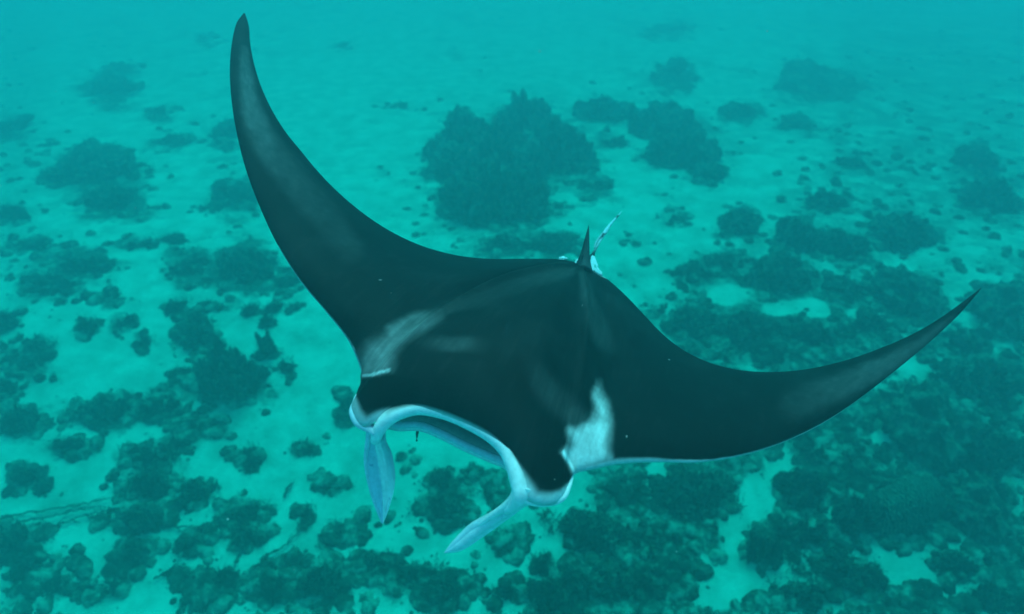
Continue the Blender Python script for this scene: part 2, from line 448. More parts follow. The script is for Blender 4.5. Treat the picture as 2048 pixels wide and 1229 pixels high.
def ground_z(P):
    P = np.asarray(P, float)
    Q = P.copy(); Q[..., 2] = 0
    return slope(Q[..., 1]) + .10 * fbm(Q * .45, 3, 5) + .02 * fbm(Q * 2.2, 2, 9)

def reef_field(P):
    """how much coral rubble lies on the seabed at P"""
    px, py, dep = topix(P)
    ok = dep > .3
    px = np.where(ok, px, 1024); py = np.where(ok, py, 900)
    Q = P.copy(); Q[..., 2] = 0
    wv = 34 * fbm(Q * 1.3, 5, 21); wv2 = 30 * fbm(Q * 1.3 + 31.7, 5, 22)
    px2, py2 = px + wv, py + wv2
    brk = fbm(Q * 3.1, 4, 25) + .6 * fbm(Q * 9.0, 2, 27)
    f = np.full(px.shape, 0.0)
    for (cx, cy, rx, ry, h, k, lab) in CORALS:
        a = 1.25 if k in ('low', 'pale') else 1.1
        d = np.sqrt(((px2 - cx) / (rx * a)) ** 2 + ((py2 - cy - ry * .15) / (ry * a)) ** 2)
        f = np.maximum(f, (1.0 if k in (K, 'dome', 'brain') else .75) * (1 - sm(.35, 1.35, d + .5 * brk)))
    # the rubble field on the right of the frame
    for (cx, cy, rx, ry) in [(1010, 335, 165, 125), (1365, 290, 95, 75), (205, 365, 115, 85), (480, 540, 100, 70), (300, 980, 95, 130), (130, 545, 130, 55),
                             (460, 760, 130, 80), (1050, 490, 130, 40), (30, 1090, 90, 70), (900, 1000, 75, 70)]:
        f = np.maximum(f, np.where(py > 480, .45, .62) * (1 - sm(.45, 1.25, np.hypot((px2 - cx) / rx, (py2 - cy) / ry) + .45 * brk)))
    f = np.maximum(f, np.clip(.40 * sm(-.15, .5, fbm(Q * .9, 5, 44)) + .10 * brk, 0, 1))
    zone = sm(1180, 1380, px + (py - 600) * .25 + wv * 3) * sm(380, 640, py + wv2 * 2) * ok
    zone2 = sm(760, 1150, px) * sm(1080, 1200, py) * .55
    patch = sm(-.30, .22, fbm(Q * 1.1, 4, 33))
    f = np.maximum(f, zone * np.clip(.30 + .42 * patch + .55 * brk, 0, 1)); f = np.maximum(f, zone2 * patch)
    far_r = sm(1380, 1750, px + wv * 3) * (1 - sm(430, 560, py)) * .62 * np.clip(.75 + .6 * brk, 0, 1)
    far_l = (1 - sm(30, 220, px + wv * 2)) * (1 - sm(520, 640, py)) * .35
    f = np.maximum(f, np.maximum(far_r, far_l))
    f = np.maximum(f, .45 * sm(.2, .5, fbm(Q * 1.3, 4, 41)) * sm(-.2, .5, fbm(Q * .4, 2, 3) + .2))
    for (cx, cy, rx, ry) in [(1600, 612, 72, 26), (1455, 590, 48, 28), (1840, 505, 62, 30), (1520, 560, 1, 1), (1748, 628, 34, 16),
                             (1515, 1010, 34, 56), (1560, 950, 26, 44), (1470, 1062, 40, 30), (1500, 1160, 100, 34), (1820, 1140, 52, 38),
                             (1925, 1185, 44, 22), (1910, 1085, 28, 22), (1330, 960, 30, 44), (1450, 1130, 30, 60), (1080, 1090, 46, 60),
                             (1030, 1150, 60, 30), (1770, 870, 40, 14), (1430, 1185, 60, 40), (1720, 600, 1, 1), (1300, 320, 90, 60),
                             (640, 700, 160, 90), (700, 200, 150, 120), (920, 900, 90, 50), (300, 560, 60, 30), (200, 720, 110, 40)]:
        d = np.sqrt(((px2 - cx) / rx) ** 2 + ((py2 - cy) / ry) ** 2)
        f = f * (1 - .82 * (1 - sm(.75, 1.25, d)))
    return f * ok

R = reef_field(P2)
Z = ground_z(P2)
near = (np.abs(X) < 30) & (Y > 1.4) & (Y < 45)
Z = Z + near * np.clip(R, 0, 1) * (.035 * (fbm(P2 * 7, 4, 51) + .55) + .028 * np.abs(fbm(P2 * 15, 3, 57)))
Z = Z + .004 * fbm(P2 * 9, 2, 61)
V = np.stack((X, Y, Z), -1).reshape(-1, 3)
me = make_mesh('seabed', V, gridfaces(len(xs), len(ys))[:, ::-1])
set_attr(me, 'reef', np.clip(R, 0, 1).ravel())
tag(link('seabed', me, m_sand), kind='structure')

# ------------------------------------------------------------------ coral pieces (shared meshes)
def icosphere(sub):
    import bmesh
    bm = bmesh.new(); bmesh.ops.create_icosphere(bm, subdivisions=sub, radius=1)
    V = np.array([v.co[:] for v in bm.verts]); F = np.array([[v.index for v in f.verts] for f in bm.faces]); bm.free()
    return V, F
IV5, IF5 = icosphere(5); IV4, IF4 = icosphere(4); IV2, IF2 = icosphere(2)

def blob(seed, amp=.30, fine=.13, flat=1.0, V0=IV5, F0=IF5):
    o = seed * 13.7
    d = 1 + amp * fbm(V0 * 1.5 + o, 2, seed) + fine * fbm(V0 * 5 + o, 3, seed + 5) * 1.4 + fine * .8 * np.abs(fbm(V0 * 11 + o, 2, seed + 9))
    V = V0 * d[:, None]
    V[:, 2] = np.where(V[:, 2] < -.35, -.35 + (V[:, 2] + .35) * .3, V[:, 2]) * flat
    return V, F0

LOBES = [make_mesh('lobe', *blob(s, .55, .40)) for s in range(1, 9)]
for i, me in enumerate(LOBES): me.materials.append(m_coral)
PLOBES = [make_mesh('lobe', *blob(s, .55, .34)) for s in range(11, 16)]
for me in PLOBES: me.materials.append(m_coral2)
DOME = [make_mesh('dome', *blob(s, .40, .30)) for s in (21, 22, 23)]
for me in DOME: me.materials.append(m_coral)
bv, bf = blob(31, .10, .02)
th = np.abs(np.sin(fbm(IV5 * 2.3, 2, 77) * 16 + IV5[:, 0] * 9)); bv = bv * (1 + .07 * th)[:, None]
BRAIN = make_mesh('dome', bv, bf); BRAIN.materials.append(m_brain)

def twig_cluster(seed, n=46, spread=1.0):
    r = np.random.default_rng(seed); Vs = []; Fs = []; off = 0
    for i in range(n):
        base = np.array((r.normal(0, .42), r.normal(0, .42), -.05))
        a = r.uniform(0, 2 * math.pi); tilt = r.uniform(.1, 1.15)
        d = np.array((math.sin(tilt) * math.cos(a), math.sin(tilt) * math.sin(a), math.cos(tilt)))
        d = d + base * .6; d /= np.linalg.norm(d)
        Ln = r.uniform(.35, .95); w_ = r.uniform(.035, .07)
        s1 = np.cross(d, (0.3, .5, .8)); s1 /= np.linalg.norm(s1); s2 = np.cross(d, s1)
        bend = r.normal(0, .12, 3)
        for k, (t, ww) in enumerate(((0, 1), (.55, .8), (1, .35))):
            c = base + d * Ln * t + bend * t * t
            for j in range(3):
                q = 2 * math.pi * j / 3
                Vs.append(c + w_ * ww * (math.cos(q) * s1 + math.sin(q) * s2))
        for k in range(2):
            for j in range(3):
                A = off + k * 3 + j; B = off + k * 3 + (j + 1) % 3
                Fs += [(A, B, B + 3), (A, B + 3, A + 3)]
        Fs.append((off + 6, off + 7, off + 8))
        off += 9
    return np.array(Vs), np.array(Fs)
TWIGS = [make_mesh('branch_cluster', *twig_cluster(s), smooth=False) for s in range(5)]
for me in TWIGS: me.materials.append(m_twig)

def put(name, me, loc, sc_, rz, parent, tilt=0):
    o = bpy.data.objects.new(name, me); COL.objects.link(o)
    o.parent = parent; o.location = loc; o.scale = sc_
    o.rotation_euler = (random.uniform(-tilt, tilt), random.uniform(-tilt, tilt), rz)
    return o

for ci, (cx, cy, rx, ry, h, kind, lab) in enumerate(CORALS):
    random.seed(1000 + ci)
    if ci < 11: rx, ry, h = rx * 1.12, ry * 1.15, h * 1.5
    if cy > 480 and cx < 1050: rx, ry = rx * .78, ry * .80
    q = gat(cx, cy, h * .45)
    px, py, dep = topix(q)
    mpp = dep / FPX
    dist = math.dist(q, (0, 0, CAM_Z)); el_ = math.asin((CAM_Z - q[2]) / dist)
    rw = rx * mpp; rd = max(rw * .35, (ry * mpp - h * .45 * math.cos(el_)) / math.sin(el_))
    gz = float(ground_z(np.array((q[0], q[1], 0.))))
    nm = {'brain': 'brain_coral', 'dome': 'coral_dome', 'low': 'coral_patch', 'pale': 'coral_bush'}.get(kind, 'coral_clump')
    root = bpy.data.objects.new(nm, None); COL.objects.link(root); root.location = (q[0], q[1], gz); root.empty_display_size = .1
    tag(root, lab, 'coral', 'corals standing on the sandy seabed')
    if kind in ('dome', 'brain'):
        put('dome', BRAIN if kind == 'brain' else DOME[ci % 3], (0, 0, 0), (rw * .95, rd * .95, h), random.uniform(0, 6) if kind == 'dome' else .4, root, .05)
        nl, nt_ = (7, 6)
    elif kind == K:
        area = rx * ry; nl = int(np.clip(area / 170, 5, 26)); nt_ = int(np.clip(area / 130, 6, 34))
    else:
        area = rx * ry; nl = int(np.clip(area / 80, 5, 22)); nt_ = int(np.clip(area / 70, 6, 34))
    sz0 = math.sqrt(rw * rd)
    ph = [random.uniform(0, 6.28) for _ in range(3)]
    def rim_(g): return 1 + .22 * math.sin(2 * g + ph[0]) + .20 * math.sin(3 * g + ph[1]) + .14 * math.sin(5 * g + ph[2])
    for i in range(nl):
        g = 2.39996 * i + ci; rr = math.sqrt((i + .3) / nl) * (.9 if kind in (K,) else 1.05)
        if kind in ('dome', 'brain'): rr = random.uniform(.85, 1.1)
        rr *= random.uniform(.75, 1.12)
        x, y = rr * rw * math.cos(g) * .82 * rim_(g), rr * rd * math.sin(g) * .82 * rim_(g)
        if kind == K:
            s = sz0 * random.uniform(.14, .44) * (1.3 - .6 * rr) * (1 if nl > 6 else 1.35)
            hh = h * (1.08 - .62 * rr ** 1.6) * random.uniform(.7, 1.15)
            me = random.choice(LOBES if random.random() < (.85 if rr < .6 else .40) else PLOBES)
        elif kind in ('dome', 'brain'):
            s = sz0 * random.uniform(.12, .24); hh = h * random.uniform(.2, .4); me = random.choice(LOBES)
        else:
            s = sz0 * random.uniform(.08, .26); hh = h * random.uniform(.35, 1.0) * (1.1 - .5 * rr)
            me = random.choice(PLOBES if kind == 'pale' or random.random() < .35 else LOBES)
        put('lobe', me, (x, y, 0), (s * random.uniform(.8, 1.3), s * random.uniform(.8, 1.3), max(hh, .03)), random.uniform(0, 6.28), root, .25)
    if kind not in ('dome', 'brain'):
        for i in range(random.randint(2, 5)):
            g = random.uniform(0, 6.28); rr = random.uniform(1.0, 1.45)
            s = random.uniform(.03, .09); q_ = np.array((q[0] + rr * rw * math.cos(g), q[1] + rr * rd * math.sin(g), 0.))
            put('lobe', random.choice(PLOBES), (q_[0] - q[0], q_[1] - q[1], float(ground_z(q_)) - gz), (s, s * random.uniform(.5, 1.6), s * .35), random.uniform(0, 6.28), root, .3)
    for i in range(nt_):
        g = random.uniform(0, 6.28); rr = random.uniform(.35, 1.15) if kind != 'dome' else random.uniform(.9, 1.15)
        x, y = rr * rw * math.cos(g) * .95 * rim_(g), rr * rd * math.sin(g) * .95 * rim_(g)
        zz = max(0, h * (.8 - .85 * rr ** 1.5)) if kind == K else h * .2 * max(0, 1 - rr)
        s = random.uniform(.06, .13)
        put('branch_cluster', random.choice(TWIGS), (x, y, zz), (s, s, s * random.uniform(.6, 1.1)), random.uniform(0, 6.28), root, .4)

# ------------------------------------------------------------------ rubble and tufts nobody could count
def scatter(n, seed, thr, meshes, smin, smax, pw=1.0, zs=(.5, 1.0), lift=0.0):
    r = np.random.default_rng(seed); pts = []
    need = n * 5
    px = r.uniform(-60, 2108, need); py = 1290 * r.random(need) ** .8
    P = gat(px, py)
    f = np.clip(reef_field(P), 0, 1)
    keep = r.random(need) < sm(thr, .95, f) ** pw
    P = P[keep][:n]
    P[:, 2] = ground_z(P)
    Vs, Fs, off = [], [], 0
    which = r.integers(0, len(meshes), len(P))
    for k, (MV, MF) in enumerate(meshes):
        Q = P[which == k]; m = len(Q)
        a = r.uniform(0, 2 * math.pi, m); s = smin + (smax - smin) * r.random(m) ** 2.2
        sx, sy, sz = s * r.uniform(.7, 1.3, m), s * r.uniform(.7, 1.3, m), s * r.uniform(*zs, m)
        W = MV[None] * np.stack((sx, sy, sz), -1)[:, None]
        ca, sa = np.cos(a)[:, None], np.sin(a)[:, None]
        W = np.stack((W[..., 0] * ca - W[..., 1] * sa, W[..., 0] * sa + W[..., 1] * ca, W[..., 2]), -1) + Q[:, None]
        W[..., 2] += lift
        Vs.append(W.reshape(-1, 3)); Fs.append((MF[None] + (np.arange(m) * len(MV))[:, None, None]).reshape(-1, MF.shape[1]) + off)
        off += m * len(MV)
    return np.vstack(Vs), np.vstack(Fs)
lumps = [blob(s, .5, .25, 1, IV2, IF2) for s in range(41, 47)]
V, F = scatter(12000, 5, .06, lumps, .018, .12)
tag(link('coral_rubble', make_mesh('coral_rubble', V, F), m_coral2), 'brown coral rubble strewn over the sand and between the coral heads', 'rubble', kind='stuff')
specks = [blob(s, .5, .25, 1, *icosphere(1)) for s in range(61, 66)]
V, F = scatter(5500, 6, -.12, specks, .006, .030)
tag(link('pebble_litter', make_mesh('pebble_litter', V, F), m_coral2), 'small dark stones and shell litter sprinkled on the sand', 'pebbles', kind='stuff')
tw = [twig_cluster(s + 50, 8) for s in range(6)]
V, F = scatter(6500, 7, .06, tw, .03, .085, zs=(.5, 1.0))
tag(link('soft_coral_tufts', make_mesh('soft_coral_tufts', V, F, False), m_twig), 'fuzzy tufts of small branching coral covering the reef bottom', 'coral tufts', kind='stuff')

# ------------------------------------------------------------------ long bare branches lying on the sand
BR = [([(0, 1035), (60, 1022), (130, 1012), (190, 1000), (245, 985)], 'long bare dead branch at the lower left border, uppermost of the bundle'),
      ([(30, 1042), (90, 1034), (150, 1020), (215, 1008)], 'long bare dead branch at the lower left border, middle of the bundle'),
      ([(70, 1060), (120, 1045), (160, 1030), (235, 1012)], 'long bare dead branch at the lower left, lowest of the bundle'),
      ([(512, 1137), (540, 1110), (572, 1090), (600, 1062), (625, 1040)], 'crooked thin branch on sand left of the left fin tip'),
      ([(568, 992), (572, 978), (584, 965)], 'short thin twig standing on open sand left of the cephalic fins'),
      ([(315, 1050), (360, 1053), (410, 1050), (445, 1030)], 'thin branch stretching between tall patch and star-shaped bush'),
      ([(905, 968), (930, 957), (965, 952)], 'thin curved branch beside the coral bush inside the mouth arch'),
      ([(310, 1155), (335, 1143), (352, 1128)], 'short slanted branch near the bottom left bank'),
      ([(400, 1155), (412, 1140), (418, 1128)], 'short upright branch on the thin dark strip near the bottom')]
for bi, (pts, lab) in enumerate(BR):
    r = np.random.default_rng(90 + bi)
    pth = np.array([gat(x, y, .05) for x, y in pts]); pth[:, 2] = ground_z(pth) + .035 + r.uniform(0, .03, len(pth))
    P = crom(pth, 26); P += r.normal(0, .009, P.shape)
    V, F = tube(P, np.linspace(.014, .006, 26), 6)
    for k in (7, 13, 18):
        d = P[k + 1] - P[k]; d /= np.linalg.norm(d); s = np.cross(d, (0, 0, 1)) * random.choice((-1, 1))
        v, f = tube(np.array([P[k], P[k] + .06 * d + .04 * s, P[k] + .13 * d + .06 * s + (0, 0, .02)]), np.array([.009, .007, .003]), 5)
        F = np.vstack((F, f + len(V))); V = np.vstack((V, v))
    tag(link('dead_branch', make_mesh('dead_branch', V, F), m_twig), lab, 'branch', 'bare branches lying on the sand')

# ------------------------------------------------------------------ the manta ray
ST = np.array([  # leading edge px, py, z   trailing edge px, py, z   thickness
 (487, 27, 4.68, 490, 27, 4.68, .002), (471, 52, 4.68, 498, 55, 4.66, .012), (461, 110, 4.68, 502, 105, 4.65, .02), (461, 180, 4.67, 520, 170, 4.62, .03),
 (472, 260, 4.66, 552, 238, 4.58, .04), (492, 340, 4.65, 600, 300, 4.53, .05), (520, 415, 4.63, 660, 370, 4.47, .065), (555, 490, 4.61, 735, 434, 4.40, .085),
 (600, 562, 4.59, 820, 486, 4.32, .11), (650, 622, 4.57, 905, 511, 4.24, .14), (690, 672, 4.56, 975, 518, 4.16, .17), (711, 712, 4.56, 1030, 518, 4.10, .20),
 (723, 752, 4.56, 1072, 518, 4.06, .23), (713, 787, 4.56, 1092, 518, 4.03, .25), (701, 822, 4.56, 1106, 518, 4.01, .27), (727, 856, 4.56, 1118, 519, 3.99, .28),
 (778, 826, 4.59, 1129, 520, 3.97, .30), (830, 817, 4.60, 1138, 522, 3.96, .31), (880, 828, 4.60, 1147, 524, 3.95, .32), (930, 848, 4.60, 1155, 527, 3.94, .32),
 (980, 876, 4.60, 1162, 531, 3.93, .32), (1015, 912, 4.59, 1170, 535, 3.93, .31), (1034, 955, 4.58, 1179, 539, 3.93, .29), (1054, 1001, 4.56, 1189, 543, 3.93, .28),
 (1099, 1012, 4.54, 1200, 549, 3.93, .27), (1130, 992, 4.52, 1212, 557, 3.93, .25), (1143, 953, 4.51, 1226, 568, 3.93, .23), (1185, 940, 4.49, 1255, 595, 3.95, .20),
 (1240, 929, 4.46, 1290, 632, 3.98, .17), (1310, 925, 4.43, 1330, 673, 4.01, .14), (1390, 926, 4.40, 1380, 710, 4.04, .115), (1470, 915, 4.36, 1450, 737, 4.06, .095),
 (1550, 892, 4.32, 1530, 745, 4.07, .08), (1630, 856, 4.28, 1610, 740, 4.08, .065), (1700, 812, 4.24, 1690, 722, 4.09, .05), (1765, 762, 4.20, 1760, 697, 4.10, .04),
 (1825, 714, 4.17, 1822, 671, 4.10, .03), (1878, 668, 4.14, 1872, 643, 4.10, .02), (1925, 622, 4.12, 1918, 613, 4.10, .012), (1963, 577, 4.11, 1962, 576, 4.11, .002)], float)
NU, NV = 720, 150
S = crom(ST, NU)
LE = matn(S[:, 0], S[:, 1], S[:, 2]); TE = matn(S[:, 3], S[:, 4], S[:, 5]); TH = S[:, 6]
t = np.linspace(0, 1, NV); s = .5 - .5 * np.cos(math.pi * t); s = .25 * t + .75 * s
M = LE[:, None] * (1 - s)[None, :, None] + TE[:, None] * s[None, :, None]
ui = np.linspace(0, len(ST) - 1, NU)
wsm = (np.sin(math.pi * s) ** .7)[None, :, None]
for _ in range(800):
    A_ = M.copy(); A_[1:-1] = (M[:-2] + M[2:]) / 2; M = M + .9 * wsm * (A_ - M)
# normals of the mid surface
du = np.gradient(M, axis=0); dv = np.gradient(M, axis=1)
Nn = np.cross(dv, du); Nn /= np.linalg.norm(Nn, axis=-1)[..., None] + 1e-12
Nn = np.where(Nn[..., 2:3] < 0, -Nn, Nn)
Nm = Nn.copy()                                    # smooth them along the span
for _ in range(30):
    Nm[1:-1] = (Nm[:-2] + Nm[2:] + Nm[1:-1]) / 3
    Nm[:, 1:-1] = (Nm[:, :-2] + Nm[:, 2:] + Nm[:, 1:-1]) / 3
Nm = Nm * .6 + np.array((0, .12, .4)); Nm /= np.linalg.norm(Nm, axis=-1)[..., None]
prof = (s ** .55) * (1 - s) ** 1.05; prof /= prof.max()
prof_low = (s ** 1.15) * (1 - s) ** 1.0; prof_low /= prof_low.max()
THs = TH.copy()
top = M + Nm * (TH[:, None] * .62 * prof[None])[..., None]
# body ridges: raised shoulders running to the tail, a dorsal keel, wing-root grooves
bw = np.exp(-((ui - 19.0) / 5.2) ** 2)
for c, wdt, amp in ((13.2, .9, .026), (25.8, .9, .026), (20.5, .9, .018)):
    bump_ = np.exp(-((ui[:, None] - (c + (20.3 - c) * (s[None] ** 1.3))) / (wdt * (1.15 - .5 * s[None]))) ** 2)
    top += Nm * (amp * bump_ * np.sin(math.pi * np.clip(s, 0, 1)) ** .6)[..., None]
for c, wdt, amp in ((11.3, 1.0, .032), (27.6, 1.0, .032)):
    g_ = np.exp(-((ui[:, None] - (c + (20.3 - c) * .5 * (s[None] ** 1.3))) / wdt) ** 2)
    top -= Nm * (amp * g_ * np.sin(math.pi * np.clip(s, 0, 1)))[..., None]
bot = M - Nm * (TH[:, None] * .38 * prof_low[None])[..., None]
# gentle unevenness along the skin
top += Nm * (.004 * fbm(M * 3.5, 3, 71) * np.minimum(1, TH[:, None] * 12) * np.sin(math.pi * s)[None])[..., None]

# skin colours, mapped onto the upper surface
px, py, _ = topix(top)
nz1 = fbm(M * 9, 4, 81); nz2 = fbm(M * 30, 3, 85)
qx, qy = px + 7 * nz1 + 3 * nz2, py + 7 * fbm(M * 9 + 7.7, 4, 83) + 3 * nz2
def path_d(pts, x, y):
    """soft membership of a polyline of (x, y, radius, value)"""
    out = np.zeros_like(x)
    P = crom(np.array(pts, float), len(pts) * 7)
    for (ax, ay, ar, av), (bx_, by_, br, bv_) in zip(P[:-1], P[1:]):
        vx, vy = bx_ - ax, by_ - ay; L2 = vx * vx + vy * vy + 1e-9
        tt = np.clip(((x - ax) * vx + (y - ay) * vy) / L2, 0, 1)
        d = np.hypot(x - ax - tt * vx, y - ay - tt * vy) / (ar + (br - ar) * tt)
        out = np.maximum(out, (av + (bv_ - av) * tt) * (1 - sm(.35, 1.35, d)))
    return out
def poly_in(poly, x, y, soft):
    P = np.array(poly, float); Q = np.roll(P, -1, 0)
    ins = np.zeros(x.shape, bool); dm = np.full(x.shape, 1e9)
    for (ax, ay), (bx_, by_) in zip(P, Q):
        c = ((ay > y) != (by_ > y)) & (x < (bx_ - ax) * (y - ay) / (by_ - ay + 1e-12) + ax); ins ^= c
        vx, vy = bx_ - ax, by_ - ay; tt = np.clip(((x - ax) * vx + (y - ay) * vy) / (vx * vx + vy * vy), 0, 1)
        dm = np.minimum(dm, np.hypot(x - ax - tt * vx, y - ay - tt * vy))
    sd_ = np.where(ins, dm, -dm)
    return sm(-soft, soft, sd_)
Wt = np.full(px.shape, .0)
g = np.maximum
# faint paler greys, first the sheen on both wings painted into the skin colour
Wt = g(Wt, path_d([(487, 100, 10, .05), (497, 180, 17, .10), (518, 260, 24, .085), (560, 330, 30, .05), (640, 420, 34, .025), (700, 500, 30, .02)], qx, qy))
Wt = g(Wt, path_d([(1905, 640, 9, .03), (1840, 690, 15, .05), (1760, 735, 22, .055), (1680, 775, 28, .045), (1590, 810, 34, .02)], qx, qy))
Wt = g(Wt, path_d([(900, 620, 13, .03), (985, 588, 17, .012), (1070, 560, 17, .022), (1140, 541, 12, .03)], qx, qy))  # highlight along the left shoulder ridge, painted as paler skin
Wt = g(Wt, path_d([(1166, 550, 12, .035), (1178, 600, 15, .03), (1200, 660, 20, .03), (1220, 700, 18, .005)], qx, qy))  # highlight on the central ridge, also painted into the colour
Wt = g(Wt, path_d([(850, 688, 18, .01), (905, 692, 16, .05), (965, 692, 18, .01)], qx, qy))
Wt = g(Wt, path_d([(1060, 730, 24, .005), (1095, 780, 28, .03), (1130, 815, 28, .025), (1165, 850, 22, .06)], qx, qy))
# left shoulder patch
Wt = g(Wt, .22 * poly_in([(722, 752), (722, 715), (740, 690), (782, 668), (840, 644), (876, 634), (850, 654), (806, 676), (785, 704), (778, 738), (760, 748)], qx, qy, 20))
Wt = g(Wt, path_d([(726, 750, 4, .5), (748, 747, 3.5, .6), (777, 741, 4, .75)], px + 5 * nz2, py + 5 * nz2))
Wt = g(Wt, path_d([(880, 630, 14, .06), (830, 648, 22, .14), (790, 672, 24, .17)], qx, qy))
# right shoulder patch
Wt = g(Wt, .74 * poly_in([(1127, 905), (1146, 893), (1142, 862), (1166, 852), (1186, 832), (1188, 800), (1197, 778), (1208, 800), (1216, 850), (1218, 892), (1222, 918), (1186, 934), (1152, 948)], qx * 1.4 - px * .4, qy * 1.4 - py * .4, 17))
Wt = g(Wt, path_d([(1200, 875, 16, .8), (1196, 900, 18, .62), (1180, 915, 16, .6)], qx, qy))
Wt = g(Wt, path_d([(1198, 760, 8, .06), (1200, 800, 10, .34), (1205, 850, 12, .66)], qx, qy))
Wt = g(Wt, path_d([(1127, 904, 5, .95), (1136, 918, 5, .95), (1148, 944, 4, .8)], px + 6 * nz2, py + 5 * nz2))
strk = fbm(np.stack((ui[:, None] * 5.5 + 0 * s[None], s[None] * 14 + 0 * ui[:, None], 0 * px), -1), 4, 88)
Wt *= np.clip(1 + .45 * strk + .35 * nz2, .2, 1.3)
Wt += .010 * sm(-.1, .6, fbm(M * 4, 4, 89)) + .006 * sm(.1, .6, strk)
# the head just in front of both patches stays dark
dk = poly_in([(724, 758), (752, 754), (781, 749), (830, 760), (830, 812), (770, 815), (735, 820), (716, 800)], px, py, 3)
Wt *= 1 - dk
dk = poly_in([(1121, 908), (1131, 925), (1141, 950), (1130, 972), (1100, 978), (1060, 950), (1070, 900)], px, py, 2.5)
Wt *= 1 - dk
# white lip, corner and cheek
Wt = g(Wt, path_d([(706, 802, 9, .45), (712, 830, 15, .55), (732, 850, 17, .7), (765, 833, 13, .8), (800, 822, 7, .85), (840, 820, 4, .8), (885, 830, 4, .8), (930, 848, 4, .8),
                   (975, 873, 5, .8), (1005, 900, 8, .85), (1026, 935, 14, .85), (1042, 972, 22, .85), (1062, 1000, 22, .85)], qx * .3 + px * .7, qy * .3 + py * .7))
Wt = g(Wt, path_d([(1062, 1000, 20, .85), (1095, 1002, 17, .85), (1124, 993, 14, .85), (1140, 968, 5, .7)], qx * .4 + px * .6, qy * .4 + py * .6))
# white rims of the wings, where the pale belly rolls over the leading edge
edge = np.hypot(px - px[:, :1], py - py[:, :1])
rim_l = np.interp(ui, [7, 8.5, 9.5, 10.5, 12, 12.6], [0, 1.5, 3, 5, 6, 0])
rim_r = np.interp(ui, [25.9, 26.05, 26.6, 27.5, 28.5, 29.5, 31, 33, 34, 36], [0, 8, 14, 15, 12, 7, 3.5, 2.2, 1.5, 0])
rim = (rim_l + rim_r)[:, None]
Wt = g(Wt, .75 * (rim > 0) * (1 - sm(.4, 1.3, (edge + 2.5 * nz2 * (rim > 4)) / np.maximum(rim, .6))))
# torn white trailing edge by the tail
Wt = g(Wt, path_d([(1186, 540, 3, .8), (1200, 549, 2.5, .7), (1214, 557, 1.6, .5)], px + 2 * nz2, py))
Wt = g(Wt, path_d([(1116, 517, 2, .7), (1130, 517, 2, .8)], px, py))
base = np.array((.003, .0045, .0045)) * (1 + .45 * nz1[..., None])
wht = np.array((.82, .82, .78))
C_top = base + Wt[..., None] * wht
nz = (rng.random(px.shape) > .99985)
C_top = np.where((nz & (TH[:, None] > .1))[..., None], .35, C_top)
C_bot = np.broadcast_to(np.array((.72, .76, .78)), bot.shape).copy()
rimk = np.clip((rim_l + rim_r) / 6, 0, 1) + ((ui > 12.2) & (ui < 26.4))
kk = np.where(s[None] < .5, np.minimum(1, rimk)[:, None] + sm(.3, .5, s)[None], 1 - sm(.75, .9, s)[None] + 0 * rimk[:, None])
kk = np.clip(kk, 0, 1)[..., None]
C_bot = C_bot * kk + base * (1 - kk)
C_bot[:, :2] = C_top[:, :2]; C_bot[:, -3:] = C_top[:, -3:]
Vt = top.reshape(-1, 3); Vb = bot[:, 1:-1].reshape(-1, 3)
Ft = gridfaces(NU, NV)
idx = np.empty((NU, NV), int); idx[:, 0] = np.arange(NU) * NV; idx[:, -1] = np.arange(NU) * NV + NV - 1
idx[:, 1:-1] = NU * NV + np.arange(NU * (NV - 2)).reshape(NU, NV - 2)
Fb = np.stack((idx[:-1, :-1], idx[:-1, 1:], idx[1:, 1:], idx[1:, :-1]), -1).reshape(-1, 4)
me = make_mesh('body', np.vstack((Vt, Vb)), np.vstack((Ft, Fb)))
import bmesh
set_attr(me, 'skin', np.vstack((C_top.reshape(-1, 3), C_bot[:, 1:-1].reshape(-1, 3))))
def fix_normals(me):
    bm = bmesh.new(); bm.from_mesh(me); bmesh.ops.remove_doubles(bm, verts=bm.verts, dist=1e-6); bmesh.ops.recalc_face_normals(bm, faces=bm.faces); bm.to_mesh(me); bm.free()
    me.polygons.foreach_set('use_smooth', np.ones(len(me.polygons), bool)); return me
fix_normals(me)
ctr = mat3(1000, 720, 4.3)
manta = bpy.data.objects.new('manta_ray', None); COL.objects.link(manta); manta.location = ctr; manta.empty_display_size = .5
tag(manta, 'huge black manta ray with white shoulders gliding above the reef', 'manta ray')
def mpart(name, V, F, C, mat=m_skin, label=None, fix=False):
    V = np.asarray(V, float)
    me = make_mesh(name, V - ctr, F); C = np.asarray(C, float)
    if C.ndim == 1: C = np.broadcast_to(C, (len(V), 3))
    set_attr(me, 'skin', C)
    if fix: fix_normals(me)
    o = link(name, me, mat, manta)
    if label: o['label'] = label
    return o
body = link('body', me, m_skin, manta)
Vc = np.empty(len(me.vertices) * 3, np.float32); me.vertices.foreach_get('co', Vc)
me.vertices.foreach_set('co', (Vc.reshape(-1, 3) - ctr.astype(np.float32)).ravel()); me.update()

def ptube(pts, n=12, steps=40, flat=1.0):
    """pts rows: px, py, z, radius in photo pixels"""
    P = crom(np.array(pts, float), steps)
    W = matn(P[:, 0], P[:, 1], P[:, 2]); dep = topix(W)[2]
    return tube(W, P[:, 3] * dep / FPX, n, flat) + (P,)
